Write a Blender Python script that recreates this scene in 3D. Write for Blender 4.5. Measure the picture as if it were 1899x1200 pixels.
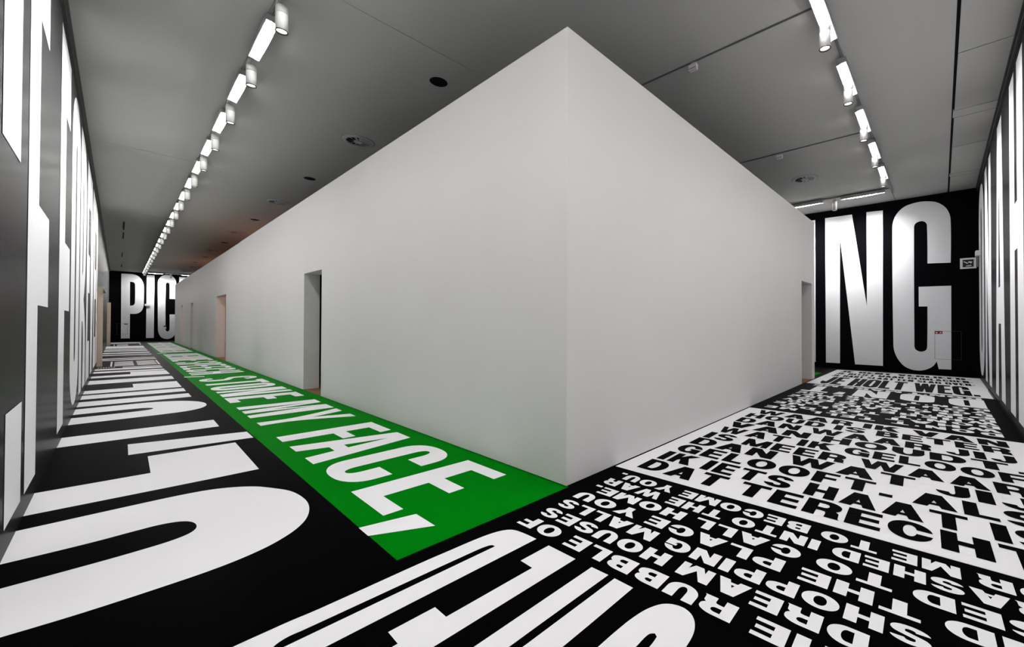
import bpy, bmesh, math
from mathutils import Matrix, Vector
from mathutils.geometry import delaunay_2d_cdt

for o in list(bpy.data.objects):
    bpy.data.objects.remove(o, do_unlink=True)
S = bpy.context.scene
COL = S.collection
PI = math.pi

# ------------------------------------------------------------------ camera
def set_camera():
    yaw, pit, rol = .86, .0099, .0019
    F = Vector((math.sin(yaw)*math.cos(pit), math.cos(yaw)*math.cos(pit), math.sin(pit)))
    R = Vector((math.cos(yaw), -math.sin(yaw), 0))
    U = R.cross(F)
    R2 = math.cos(rol)*R + math.sin(rol)*U
    U2 = -math.sin(rol)*R + math.cos(rol)*U
    cd = bpy.data.cameras.new('camera')
    cd.sensor_fit = 'HORIZONTAL'; cd.sensor_width = 36
    cd.lens = 36*754.12/1899
    cd.shift_x = -146.16/1899; cd.shift_y = -8.65/1899
    cd.clip_start = .02; cd.clip_end = 200
    c = bpy.data.objects.new('camera', cd); COL.objects.link(c)
    m = Matrix((R2, U2, -F)).transposed().to_4x4()
    m.translation = (0, 0, 1.5)
    c.matrix_world = m
    S.camera = c
set_camera()

# ------------------------------------------------------------------ world, exposure
w = bpy.data.worlds.new('world'); S.world = w; w.use_nodes = True
w.node_tree.nodes['Background'].inputs[0].default_value = (0, 0, 0, 1)
w.node_tree.nodes['Background'].inputs[1].default_value = 0
vs = S.view_settings
vs.view_transform = 'Standard'; vs.look = 'None'; vs.gamma = 1; vs.use_curve_mapping = False
vs.exposure = 0.0
WASHER = 66.0       # radiance of the wall-washer lenses
BEAM = 24.0         # watts each washer's reflector throws at its wall
SPREAD = 70         # degrees, opening of that beam
SPOT = 22.0         # watts of each downward track spotlight

# room numbers, metres
XL, YR, XE, YE, HC = -.4651, -.7962, 15.6379, 46.6065, 5.3046
XB, YB, XBE, YBE, HB = 2.6783, 2.5956, 12.2985, 42.2164, 4.2327

# ------------------------------------------------------------------ materials
def mat(name, col, rough=.5, spec=.5, metal=0, emit=None, es=0, noise=None, bump=None):
    m = bpy.data.materials.new(name); m.use_nodes = True
    nt = m.node_tree; b = nt.nodes['Principled BSDF']
    b.inputs['Base Color'].default_value = (*col, 1)
    b.inputs['Roughness'].default_value = rough
    b.inputs['Specular IOR Level'].default_value = spec
    b.inputs['Metallic'].default_value = metal
    if emit:
        b.inputs['Emission Color'].default_value = (*emit, 1)
        b.inputs['Emission Strength'].default_value = es
    if noise:                                     # (scale vector, amount): slow colour variation
        sc, am = noise
        tc = nt.nodes.new('ShaderNodeTexCoord'); mp = nt.nodes.new('ShaderNodeMapping')
        mp.inputs['Scale'].default_value = sc
        n = nt.nodes.new('ShaderNodeTexNoise'); n.inputs['Scale'].default_value = 1; n.inputs['Detail'].default_value = 3
        r = nt.nodes.new('ShaderNodeValToRGB')
        r.color_ramp.elements[0].position = .3; r.color_ramp.elements[1].position = .7
        r.color_ramp.elements[0].color = (*[c*(1-am) for c in col], 1)
        r.color_ramp.elements[1].color = (*[min(1, c*(1+am)) for c in col], 1)
        nt.links.new(tc.outputs['Object'], mp.inputs[0]); nt.links.new(mp.outputs[0], n.inputs['Vector'])
        nt.links.new(n.outputs['Fac'], r.inputs[0]); nt.links.new(r.outputs[0], b.inputs['Base Color'])
    if bump:
        sc, st = bump
        n2 = nt.nodes.new('ShaderNodeTexNoise'); n2.inputs['Scale'].default_value = sc
        bp = nt.nodes.new('ShaderNodeBump'); bp.inputs['Strength'].default_value = st; bp.inputs['Distance'].default_value = .01
        t2 = nt.nodes.new('ShaderNodeTexCoord'); nt.links.new(t2.outputs['Object'], n2.inputs['Vector'])
        nt.links.new(n2.outputs['Fac'], bp.inputs['Height']); nt.links.new(bp.outputs[0], b.inputs['Normal'])
    return m
def vinyl(name, col, rough, k, p=8, noise=None):
    # matt film with a sheen that only shows at grazing angles
    m = mat(name, col, .8, 0, noise=noise); nt = m.node_tree
    b = nt.nodes['Principled BSDF']; out = nt.nodes['Material Output']
    g = nt.nodes.new('ShaderNodeBsdfGlossy'); g.inputs['Roughness'].default_value = rough; g.inputs['Color'].default_value = (1, 1, 1, 1)
    lw = nt.nodes.new('ShaderNodeLayerWeight'); lw.inputs['Blend'].default_value = .5
    pw = nt.nodes.new('ShaderNodeMath'); pw.operation = 'POWER'; pw.inputs[1].default_value = p
    ml = nt.nodes.new('ShaderNodeMath'); ml.operation = 'MULTIPLY'; ml.inputs[1].default_value = k
    mx = nt.nodes.new('ShaderNodeMixShader')
    nt.links.new(lw.outputs['Facing'], pw.inputs[0]); nt.links.new(pw.outputs[0], ml.inputs[0]); nt.links.new(ml.outputs[0], mx.inputs[0])
    nt.links.new(b.outputs[0], mx.inputs[1]); nt.links.new(g.outputs[0], mx.inputs[2]); nt.links.new(mx.outputs[0], out.inputs['Surface'])
    return m
M = dict(
    floor_black=vinyl('floor_vinyl_black', (.0016, .0016, .002), .35, .16, 9),
    floor_white=vinyl('floor_vinyl_white', (.84, .835, .86), .4, .12, 9, noise=((.8, .8, .8), .015)),
    floor_green=vinyl('floor_vinyl_green', (.0002, .17, .004), .4, .10, 9),
    wall_black=vinyl('wall_vinyl_black', (.0035, .0035, .0045), .26, .27, 7),
    wall_white=vinyl('wall_vinyl_white', (.80, .80, .83), .28, .14),
    paint=mat('partition_paint', (.74, .73, .72), .85, .2, noise=((.5, .5, .5), .02), bump=(60, .03)),
    ceil=mat('ceiling_paint', (.40, .40, .388), .8, .2),
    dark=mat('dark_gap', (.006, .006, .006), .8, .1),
    alu=mat('grey_aluminium', (.34, .34, .34), .5, .5, metal=.35),
    track=mat('track_grey', (.22, .22, .22), .5, .5),
    slim=mat('slim_track', (.09, .09, .09), .5, .5),
    trim=mat('dark_trim', (.05, .05, .05), .5, .4),
    spot=mat('white_lacquer', (.62, .61, .6), .45, .5),
    rim=mat('black_rim', (.01, .01, .01), .5, .4),
    lens=mat('washer_lens', (.9, .9, .9), .5, .3, emit=(1, .985, .96), es=WASHER),
    bulb=mat('spot_lens', (.9, .9, .9), .5, .3, emit=(1, .97, .93), es=6),
    wood=mat('oak_floor', (.2, .09, .045), .5, .4, noise=((3, 40, 1), .25)),
    cream=mat('cream_lacquer', (.62, .52, .4), .5, .4),
    plastic=mat('white_plastic', (.8, .8, .78), .5, .4),
    red=mat('red_sign', (.16, .006, .006), .5, .4),
    sign_green=mat('green_sign', (.02, .05, .025), .5, .4),
    acrylic=None,
)
def glass():
    m = bpy.data.materials.new('smoked_acrylic'); m.use_nodes = True
    b = m.node_tree.nodes['Principled BSDF']
    b.inputs['Base Color'].default_value = (.5, .52, .5, 1); b.inputs['Roughness'].default_value = .1
    b.inputs['Transmission Weight'].default_value = .8; b.inputs['Alpha'].default_value = .55
    return m
M['acrylic'] = glass()

# ------------------------------------------------------------------ helpers
def link(name, me, parent=None, m=None, **props):
    o = bpy.data.objects.new(name, me); COL.objects.link(o)
    if m is not None and me is not None and not me.materials: me.materials.append(m)
    if parent is not None: o.parent = parent
    for k, v in props.items(): o[k] = v
    return o
def empty(name, loc=(0, 0, 0), **props):
    o = bpy.data.objects.new(name, None); COL.objects.link(o); o.location = loc; o.empty_display_size = .05
    for k, v in props.items(): o[k] = v
    return o
def to_mesh(bm, name='mesh', smooth=False):
    bmesh.ops.recalc_face_normals(bm, faces=bm.faces[:])
    me = bpy.data.meshes.new(name); bm.to_mesh(me); bm.free()
    if smooth:
        for p in me.polygons: p.use_smooth = True
    return me
def add_box(bm, a, b):
    x0, y0, z0 = a; x1, y1, z1 = b
    v = [bm.verts.new(p) for p in ((x0,y0,z0),(x1,y0,z0),(x1,y1,z0),(x0,y1,z0),(x0,y0,z1),(x1,y0,z1),(x1,y1,z1),(x0,y1,z1))]
    for f in ((0,3,2,1),(4,5,6,7),(0,1,5,4),(1,2,6,5),(2,3,7,6),(3,0,4,7)): bm.faces.new([v[i] for i in f])
def box(name, a, b, m, parent=None, bevel=0, **props):
    bm = bmesh.new(); add_box(bm, a, b)
    if bevel: bmesh.ops.bevel(bm, geom=bm.edges[:], offset=bevel, segments=2, affect='EDGES')
    return link(name, to_mesh(bm, name), parent, m, **props)
def boxes(name, lst, m, parent=None, **props):
    bm = bmesh.new()
    for a, b in lst: add_box(bm, a, b)
    return link(name, to_mesh(bm, name), parent, m, **props)
def prism(bm, prof, y0, y1):                    # profile in (x, z), swept along y
    n = len(prof)
    A = [bm.verts.new((x, y0, z)) for x, z in prof]; B = [bm.verts.new((x, y1, z)) for x, z in prof]
    for i in range(n): bm.faces.new((A[i], A[(i+1) % n], B[(i+1) % n], B[i]))
    bm.faces.new(A); bm.faces.new(B[::-1])
def lathe(bm, prof, seg=28, cap=True):          # profile of (r, z) turned about the z axis
    rings = [[bm.verts.new((r*math.cos(2*PI*k/seg), r*math.sin(2*PI*k/seg), z)) for k in range(seg)] for r, z in prof]
    for a, b in zip(rings, rings[1:]):
        for k in range(seg): bm.faces.new((a[k], a[(k+1) % seg], b[(k+1) % seg], b[k]))
    if cap:
        bm.faces.new(rings[0]); bm.faces.new(rings[-1])
def copy_tree(o, parent=None):
    c = o.copy(); COL.objects.link(c)
    if parent is not None: c.parent = parent
    for ch in list(o.children): copy_tree(ch, c)
    return c

# ------------------------------------------------------------------ lettering: outlines in a unit-height cell
def q_arc(cx, cy, rx, ry, a0, a1, n=2.15, k=12):
    out = []
    for i in range(k+1):
        a = a0 + (a1-a0)*i/k; c, s = math.cos(a), math.sin(a)
        out.append((cx + rx*math.copysign(abs(c)**(2/n), c), cy + ry*math.copysign(abs(s)**(2/n), s)))
    return out
def rrect(x0, y0, x1, y1, rx, ry, corners='abcd', n=2.15):   # a: bottom-right b: top-right c: top-left d: bottom-left
    rx = min(rx, (x1-x0)/2); ry = min(ry, (y1-y0)/2); L = []
    L += q_arc(x1-rx, y0+ry, rx, ry, -PI/2, 0, n) if 'a' in corners else [(x1, y0)]
    L += q_arc(x1-rx, y1-ry, rx, ry, 0, PI/2, n) if 'b' in corners else [(x1, y1)]
    L += q_arc(x0+rx, y1-ry, rx, ry, PI/2, PI, n) if 'c' in corners else [(x0, y1)]
    L += q_arc(x0+rx, y0+ry, rx, ry, PI, 1.5*PI, n) if 'd' in corners else [(x0, y0)]
    out = [L[0]]
    for p in L[1:]:
        if abs(p[0]-out[-1][0]) + abs(p[1]-out[-1][1]) > 1e-6: out.append(p)
    return out
def open_right(w, sv, sh, ry, lo, hi, n):       # the stroke of a C, closed at its two terminals
    def edge(x0, y0, x1, y1, rx, ry_):
        rx = min(rx, (x1-x0)/2); ry_ = min(ry_, (y1-y0)/2)
        def xr(y):
            t = (y-(y1-ry_))/ry_ if y > y1-ry_ else ((y0+ry_)-y)/ry_ if y < y0+ry_ else 0
            return x1-rx+rx*max(0, 1-t**n)**(1/n)
        top = [p for p in q_arc(x1-rx, y1-ry_, rx, ry_, 0, PI/2, n) if p[1] > hi+1e-4]
        left = q_arc(x0+rx, y1-ry_, rx, ry_, PI/2, PI, n) + q_arc(x0+rx, y0+ry_, rx, ry_, PI, 1.5*PI, n)
        bot = [p for p in q_arc(x1-rx, y0+ry_, rx, ry_, -PI/2, 0, n) if p[1] < lo-1e-4]
        return [(xr(hi), hi)] + top + left + bot + [(xr(lo), lo)]
    o = edge(0, 0, w, 1, w/2, ry); i = edge(sv, sh, w-sv, 1-sh, (w-2*sv)/2, ry-sh)
    L = o + i[::-1]; out = [L[0]]
    for p in L[1:]:
        if abs(p[0]-out[-1][0]) + abs(p[1]-out[-1][1]) > 1e-5: out.append(p)
    return out
def s_shape(w, sv, sh, n):
    x0, x1 = sv/2, w-sv/2; cx = w/2; rx = (x1-x0)/2; y0, y1 = sh/2, 1-sh/2; ym = .5; ry = (y1-y0)/4
    up = (ym+y1)/2; dn = (ym+y0)/2; C = []
    for i in range(45):
        a = math.radians(8) + i/44*math.radians(215)
        c, s = math.cos(a), math.sin(a); C.append((cx+rx*math.copysign(abs(c)**(2/n), c), up+ry*math.copysign(abs(s)**(2/n), s)))
    D = []
    for i in range(45):
        a = math.radians(188) + i/44*math.radians(215)
        c, s = math.cos(a), math.sin(a); D.append((cx+rx*math.copysign(abs(c)**(2/n), c), dn+ry*math.copysign(abs(s)**(2/n), s)))
    C = C + D[::-1]
    L, R = [], []
    for i, p in enumerate(C):
        a = C[max(0, i-1)]; b = C[min(len(C)-1, i+1)]
        tx, ty = b[0]-a[0], b[1]-a[1]; l = math.hypot(tx, ty) or 1
        nx, ny = -ty/l, tx/l
        L.append((p[0]+nx*sv/2, p[1]+ny*sh/2)); R.append((p[0]-nx*sv/2, p[1]-ny*sh/2))
    quads = [[L[i], L[i+1], R[i+1], R[i]] for i in range(len(L)-1)]
    return quads
def glyph(ch, w, sv, sh, ry=.5, n=2.15, cond=False):
    """polygons [outer, hole, ...] whose union is the letter; the cell is w wide and 1 high"""
    R_ = lambda x0, y0, x1, y1: [[(x0, y0), (x1, y0), (x1, y1), (x0, y1)]]
    s = sv*1.08; a = s*.56
    if ch == 'I': return [R_(0, 0, w, 1)[0:1]]
    if ch == 'E': return [[[(0,0),(w,0),(w,sh),(sv,sh),(sv,.5-sh/2),(w*.94,.5-sh/2),(w*.94,.5+sh/2),(sv,.5+sh/2),(sv,1-sh),(w,1-sh),(w,1),(0,1)]]]
    if ch == 'F': return [[[(0,0),(sv,0),(sv,.48-sh/2),(w*.92,.48-sh/2),(w*.92,.48+sh/2),(sv,.48+sh/2),(sv,1-sh),(w,1-sh),(w,1),(0,1)]]]
    if ch == 'L': return [[[(0,0),(w,0),(w,sh),(sv,sh),(sv,1),(0,1)]]]
    if ch == 'T': return [[[(w/2-sv/2,0),(w/2+sv/2,0),(w/2+sv/2,1-sh),(w,1-sh),(w,1),(0,1),(0,1-sh),(w/2-sv/2,1-sh)]]]
    if ch == 'H': return [[[(0,0),(sv,0),(sv,.5-sh*.55),(w-sv,.5-sh*.55),(w-sv,0),(w,0),(w,1),(w-sv,1),(w-sv,.5+sh*.55),(sv,.5+sh*.55),(sv,1),(0,1)]]]
    if ch == 'O': return [[rrect(0,0,w,1,w/2,ry,n=n), rrect(sv,sh,w-sv,1-sh,w,ry-sh*.8,n=n)]]
    if ch == 'C': return [[open_right(w, sv, sh, ry, .40 if not cond else .37, .60 if not cond else .63, n)]]
    if ch == 'G':
        return [[open_right(w, sv, sh, ry, .40, .62, n)], R_(w*.56, .36 if not cond else .42, w, .36+sh*.85 if not cond else .42+sh*.8), R_(w-sv*.8, 0, w, .5)]
    if ch == 'D': return [[rrect(0,0,w,1,w*.62,ry,'ab',n), rrect(sv,sh,w-sv,1-sh,w*.5,ry-sh*.8,'ab',n)]]
    if ch in 'PR':
        yb = .42 if ch == 'P' else .44
        P = [[rrect(0,yb-sh/2 if ch=='P' else yb-sh/2,w,1,w*.5,ry*.6,'ab',n), rrect(sv,yb+sh*.5,w-sv*.95,1-sh,w*.4,ry*.6-sh*.6,'ab',n)], R_(0,0,sv,yb+.02)]
        if ch == 'R':
            x0 = w*.5
            P.append([[(w-sv*1.05,0),(w+.03*w,0),(w*.985,.06),(w*.97,yb-.10),(w*.9,yb-.02),(w*.8,yb+.06),(x0-.05*w,yb+.06),(x0-.05*w,yb-sh*.45),(w-sv*1.12,yb-.12),(w-sv*1.05,yb-.2)]])
        return P
    if ch == 'B':
        return [[rrect(0,0,w,.52+sh/2,w*.5,ry*.56,'ab',n), rrect(sv,sh,w-sv,.52-sh*.42,w*.4,ry*.5-sh*.5,'ab',n)],
                [rrect(0,.52-sh/2,w*.95,1,w*.5,ry*.52,'ab',n), rrect(sv,.52+sh*.42,w*.95-sv,1-sh,w*.4,ry*.5-sh*.5,'ab',n)]]
    if ch == 'U':
        o = rrect(0,0,w,1,w/2,ry,'ad',n); i = rrect(sv,sh,w-sv,1.0,w,ry-sh*.8,'ad',n)
        ob = [p for p in o if p[1] < .999]; ib = [p for p in i if p[1] < .999]
        da = sorted(range(1), key=lambda k: k)
        o2 = q_arc(w/2, min(ry,.5), w/2, min(ry,.5), PI, 2*PI, n, 24); r2 = max(.02, min(ry,.5)-sh)
        i2 = q_arc(w/2, sh+r2, w/2-sv, r2, PI, 2*PI, n, 24)
        return [[[(0,1)] + o2 + [(w,1),(w-sv,1)] + i2[::-1] + [(sv,1)]]]
    if ch == 'J':
        o2 = q_arc(w/2, .36, w/2, .36, PI, 2*PI, n, 24); i2 = q_arc((w-sv*.1)/2, sh+.15, w*.5-sv+.05*sv, .15, PI, 2*PI, n, 24)
        i2 = [(min(p[0], w-sv), p[1]) for p in i2]
        return [[o2 + [(w,1),(w-sv,1)] + i2[::-1]]]
    if ch == 'S': return [[q] for q in s_shape(w, sv, sh*.98, 2.1 if not cond else 2.4)]
    if ch == 'A':
        d = w/2-a; c0 = .17 if not cond else .2; c1 = c0+sh*.8; yi = (w/2-s)/d
        return [[[(0,0),(s,0),(s+d*c0,c0),(w-s-d*c0,c0),(w-s,0),(w,0),(w/2+a,1),(w/2-a,1)], [(s+d*c1,c1),(w-s-d*c1,c1),(w/2,yi)]]]
    if ch == 'V':
        d = w/2-a; yi = (w/2-s)/d
        return [[[(0,1),(w/2-a,0),(w/2+a,0),(w,1),(w-s,1),(w/2,1-yi),(s,1)]]]
    if ch == 'W':
        s2 = s*.84; wv = (w+s2*.9)/2
        V = glyph('V', wv, sv*.84, sh, ry, n)[0][0]
        return [[V], [[(x+w-wv, y) for x, y in V]]]
    if ch == 'M':
        s2 = sv*1.0; aa = s2*.5; yi = (w/2-s2)/(w/2-aa)
        return [R_(0,0,sv*.92,1), R_(w-sv*.92,0,w,1), [[(0,1),(w/2-aa,0),(w/2+aa,0),(w,1),(w-s2,1),(w/2,1-yi),(s2,1)]]]
    if ch == 'N': return [R_(0,0,sv*.95,1), R_(w-sv*.95,0,w,1), [[(0,1),(s*1.02,1),(w,0),(w-s*1.02,0)]]]
    if ch == 'K': return [R_(0,0,sv,1), [[(sv*.95,.3),(w,1),(w-s*1.25,1),(sv*.95,.62)]], [[(w*.36,.52),(w*.62,.72),(w*1.02,0),(w-s*1.2,0)]]]
    if ch == 'Y': return [[[(0,1),(w/2-sv/2,.40),(w/2-sv/2,0),(w/2+sv/2,0),(w/2+sv/2,.40),(w,1),(w-s,1),(w/2,.62),(s,1)]]]
    if ch == '.': return [R_(0, 0, w, sh*1.15)]
    if ch == '-': return [R_(0, .34, w, .34+sh)]
    if ch == "'": return [[[(w*.1,1),(w*.25,.62),(w*.75,.62),(w*.9,1)]]]
    if ch == ',': return [[[(0,sh*1.2),(0,0),(w*.35,-sh),(w*.6,-sh),(w,0),(w,sh*1.2)]]]
    return []
def smooth(L, corner=44, k=5):                  # round the curved runs of a traced outline, keep its corners
    n = len(L); out = []
    def sub(a, b): return (a[0]-b[0], a[1]-b[1])
    def turn(i):
        a, b = sub(L[i], L[i-1]), sub(L[(i+1) % n], L[i])
        return abs(math.degrees(math.atan2(a[0]*b[1]-a[1]*b[0], a[0]*b[0]+a[1]*b[1])))
    cr = [turn(i) > corner or turn(i) < 1.2 for i in range(n)]
    for i in range(n):
        j = (i+1) % n; p, q = L[i], L[j]; out.append(p)
        if cr[i] and cr[j]: continue
        l = math.hypot(*sub(q, p))
        def tan(v):
            d = sub(L[(v+1) % n], L[v-1]); m = math.hypot(*d) or 1; return (d[0]/m*l, d[1]/m*l)
        t0 = tan(i) if not cr[i] else None; t1 = tan(j) if not cr[j] else None
        if t0 is None: t0 = (2*(q[0]-p[0])-t1[0], 2*(q[1]-p[1])-t1[1]); t0 = (1.0*(q[0]-p[0])*.5+.5*t0[0], (q[1]-p[1])*.5+.5*t0[1])
        if t1 is None: t1 = (2*(q[0]-p[0])-t0[0], 2*(q[1]-p[1])-t0[1]); t1 = ((q[0]-p[0])*.5+.5*t1[0], (q[1]-p[1])*.5+.5*t1[1])
        for m in range(1, k):
            t = m/k; h1 = 2*t**3-3*t*t+1; h2 = t**3-2*t*t+t; h3 = -2*t**3+3*t*t; h4 = t**3-t*t
            out.append((h1*p[0]+h2*t0[0]+h3*q[0]+h4*t1[0], h1*p[1]+h2*t0[1]+h3*q[1]+h4*t1[1]))
    return out
def area2(L): return sum(a[0]*b[1]-b[0]*a[1] for a, b in zip(L, L[1:]+L[:1]))
def inside(p, loops):
    c = False; x, y = p
    for L in loops:
        for (x0, y0), (x1, y1) in zip(L, L[1:]+L[:1]):
            if (y0 > y) != (y1 > y) and x < (x1-x0)*(y-y0)/(y1-y0)+x0: c = not c
    return c
def fill(bm, polys, f=lambda x, y: (x, y, 0)):  # the union of the polygons, each with its holes, as one flat sheet
    co, ed = [], []
    for loops in polys:
        for L in loops:
            n0 = len(co); co += [Vector(p) for p in L]; ed += [(n0+i, n0+(i+1) % len(L)) for i in range(len(L))]
    v, e, fs, _, _, _ = delaunay_2d_cdt(co, ed, [], 0, 1e-6)
    vs_ = {}
    for t in fs:
        a, b, c = [v[i] for i in t]
        ar = (b.x-a.x)*(c.y-a.y)-(c.x-a.x)*(b.y-a.y)
        if abs(ar) < 1e-11: continue
        m = ((a.x+b.x+c.x)/3, (a.y+b.y+c.y)/3)
        if not any(inside(m, loops) for loops in polys): continue
        for i in t:
            if i not in vs_: vs_[i] = bm.verts.new(f(v[i].x, v[i].y))
        bm.faces.new([vs_[i] for i in (t if ar > 0 else t[::-1])])
def flat_mesh(name, polys, f=lambda x, y: (x, y, 0)):
    bm = bmesh.new(); fill(bm, polys, f)
    me = bpy.data.meshes.new(name); bm.to_mesh(me); bm.free(); return me
CACHE = {}
def letter_mesh(ch, style, m):
    key = (ch, style, m.name)
    if key not in CACHE:
        st = STYLE[style]; w_ = st['w'].get(ch, st['w']['H'])
        sv = st['sv']*(1 if ch not in 'MW' else .9)
        me = flat_mesh('letter', glyph(ch, w_, sv, st['sh'], st['ry'], st.get('n', 2.15), st.get('cond', False)))
        me.materials.append(m); CACHE[key] = me
    return CACHE[key]
WIDE = dict(A=.90, B=.80, C=.82, D=.82, E=.70, F=.66, G=.86, H=.82, I=.31, J=.66, K=.88, L=.64, M=.98, N=.84, O=.88, P=.78, R=.80, S=.78, T=.78, U=.80, V=.88, W=1.22, Y=.88)
WIDE.update({'.': .30, ',': .3, "'": .26, '-': .4})
COND = dict(WIDE)
STYLE = dict(
    wide=dict(w=WIDE, sv=.285, sh=.195, ry=.5, n=2.1),
    dense=dict(w={k: v*1.05 for k, v in WIDE.items()}, sv=.30, sh=.19, ry=.5, n=2.1),
    heavy=dict(w={k: v*.62 for k, v in WIDE.items()}, sv=.22, sh=.14, ry=.2, n=2.3, cond=True),
)
def row(text, style, m, parent, rot, base, y_a, i_a, e_a, y_b, i_b, e_b, height, skew, z=.004, gap=.12, space=.3, y_ref=2.4):
    """One line across the corridor: character i_a's edge (0 left, 1 right) lies at y_a, character i_b's at y_b;
    base is the baseline's x at y_ref; rot is -90 (read from the camera's side) or +90 (read from the far side)."""
    wd = STYLE[style]['w']; pos = []; u = 0
    for ch in text:
        if ch == ' ': pos.append((u, u)); u += space; continue
        pos.append((u, u+wd[ch])); u += wd[ch]+gap
    ua, ub = pos[i_a][e_a], pos[i_b][e_b]
    k = (y_b-y_a)/(ub-ua)                        # metres along y per unit
    sgn = -1 if rot < 0 else 1
    sx = abs(k)
    for ch, (p, _) in zip(text, pos):
        if ch == ' ': continue
        y = y_a + k*(p-ua)
        o = link('letter', letter_mesh(ch, style, m), parent)
        o.rotation_euler = (0, 0, math.radians(rot)+math.atan(skew)*1.0)
        o.location = (base + skew*(y_ref-y), y, z)
        o.scale = (sx, height, 1)
def shape(parent, m, polys, z=.004, name='letter'):   # a floor letter given by its own outline, floor metres
    return link(name, flat_mesh(name, [[smooth(L) for L in polys]], lambda x, y: (x, y, z)), parent, m)
def rects(parent, m, lst, z=.004, name='letter', **props):
    return link(name, flat_mesh(name, [[[(x0, y0), (x1, y0), (x1, y1), (x0, y1)]] for x0, y0, x1, y1 in lst], lambda x, y: (x, y, z)), parent, m, **props)

# ================================================================== SETTING
# ---- floor
floor = box('floor', (XL-.3, YR-.3, -.25), (XE+.3, YE+.3, 0), M['floor_black'], kind='structure')
def panel(name, pts, m, z0=0, z1=.002):
    bm = bmesh.new()
    lo = [bm.verts.new((x, y, z0)) for x, y in pts]; hi = [bm.verts.new((x, y, z1)) for x, y in pts]
    n = len(pts); bm.faces.new(lo[::-1]); bm.faces.new(hi)
    for i in range(n): bm.faces.new((lo[i], lo[(i+1) % n], hi[(i+1) % n], hi[i]))
    return link(name, to_mesh(bm, name), floor, m)
KB, KW, GR = M['floor_black'], M['floor_white'], M['floor_green']
p_houses = panel('black_panel', [(1.98, YR), (3.48, YR), (3.405, YB-.01), (1.98, YB-.01)], KB)
p_dutch = panel('white_panel', [(3.405, YB-.01), (3.485, YR), (7.42, YR), (7.34, YB-.01)], KW)
p_tell = panel('black_panel', [(7.345, YB-.01), (7.425, YR), (11.335, YR), (11.30, YB-.01)], KB)
p_heart = panel('white_panel', [(11.31, YB-.02), (11.335, YR), (15.33, YR), (15.165, YB-.05)], KW, 0, .0045)
p_green = panel('green_panel', [(1.158, 2.605), (XB+.02, 2.58), (XB+.02, YE-3.2), (1.3, YE-3.2)], GR)
p_green2 = panel('green_panel', [(XBE+.0, YB+.15), (XBE+1.6, YB+.15), (XBE+1.6, YBE), (XBE, YBE)], GR)
p_left = panel('black_panel', [(XL, 2.5), (1.15, 2.5), (1.15, YE), (XL, YE)], KB)
p_front = panel('black_panel', [(XL, YR), (1.975, YR), (1.975, 2.495), (XL, 2.495)], KB)

# white panel, read from the camera's side: black letters
D = [("WAAR IK VAN", 6.93, 2.35, 0, 0, -.623, 10, 1), ("HOUD IS BETER", 6.563, 2.40, 0, 0, -.617, 12, 1),
     ("DAN WAAR JIJ", 6.165, 2.396, 0, 0, -.622, 11, 1), ("VAN HOUDT.", 5.80, 2.39, 0, 0, -.54, 8, 1),
     ("WAT IK GELOOF", 5.42, 2.375, 0, 0, -.434, 12, 0), ("IS MEER WAAR", 5.025, 2.39, 0, 0, -.37, 11, 0),
     ("DAN WAT JIJ", 4.66, 2.397, 0, 0, -.232, 9, 0), ("GELOOFT. ALS", 4.285, 2.40, 0, 0, -.133, 10, 0),
     ("IK IETS HAAT IS", 3.90, 2.40, 0, 0, -.276, 13, 0), ("DAT TERECHT.", 3.53, 2.408, 0, 0, -.256, 9, 1)]
for t, bx, ya, ia, ea, yb_, ib, eb in D:
    row(t, 'wide', KB, p_dutch, -90, bx, ya, ia, ea, yb_, ib, eb, .325, .025)
# black panel, read from the far side: white letters
D = [("FOR ME TO BECOME YOU.", 3.308, -.305, 2, 0, 2.41, 20, 1), ("CRASHED INTO THE WAR", 3.112, .076, 4, 0, 2.42, 19, 1),
     ("USED TO CALL HOME.", 2.908, -.227, 2, 0, 2.412, 17, 1), ("AND THE PLACE YOU", 2.708, -.188, 2, 0, 2.418, 16, 1),
     ("SHOPPING MALLS", 2.506, .224, 1, 0, 2.415, 13, 1), ("DREAM HOUSES", 2.308, .265, 0, 0, 2.41, 11, 1),
     ("THE RUBBLE OF", 2.103, .56, 2, 0, 2.42, 12, 1)]
for t, bx, ya, ia, ea, yb_, ib, eb in D:
    row(t, 'wide', KW, p_houses, 90, bx, ya, ia, ea, yb_, ib, eb, .143, .025)
# dense black panel, read from the far side
D = [("DON'T TELL ME", 7.765, -.622, 0, 0, 2.41, 12, 1), ("WHAT TO DO", 8.03, -.625, 0, 0, 2.24, 9, 1),
     ("DON'T TELL ME", 8.295, -.63, 0, 0, 2.41, 12, 1), ("WHERE TO GO", 8.552, -.63, 0, 0, 2.25, 10, 1),
     ("DON'T MAKE ANY", 8.785, -.625, 0, 0, 2.39, 13, 1), ("PROMISES.", 9.04, -.63, 0, 0, 2.40, 8, 1),
     ("DON'T ACT LIKE", 9.30, -.623, 0, 0, 2.385, 13, 1), ("YOU LIKE ME.", 9.56, -.63, 0, 0, 2.38, 11, 1),
     ("DON'T MAKE ME", 9.835, -.625, 0, 0, 2.38, 12, 1)]
for t, bx, ya, ia, ea, yb_, ib, eb in D:
    row(t, 'dense', KW, p_tell, 90, bx, ya, ia, ea, yb_, ib, eb, .205, .012, gap=.24, space=.55)
row("DON'T MAKE ME", 'dense', KW, p_tell, 90, 11.22, -.6, 0, 0, 2.36, 12, 1, .24, .012, z=.0035)
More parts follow.
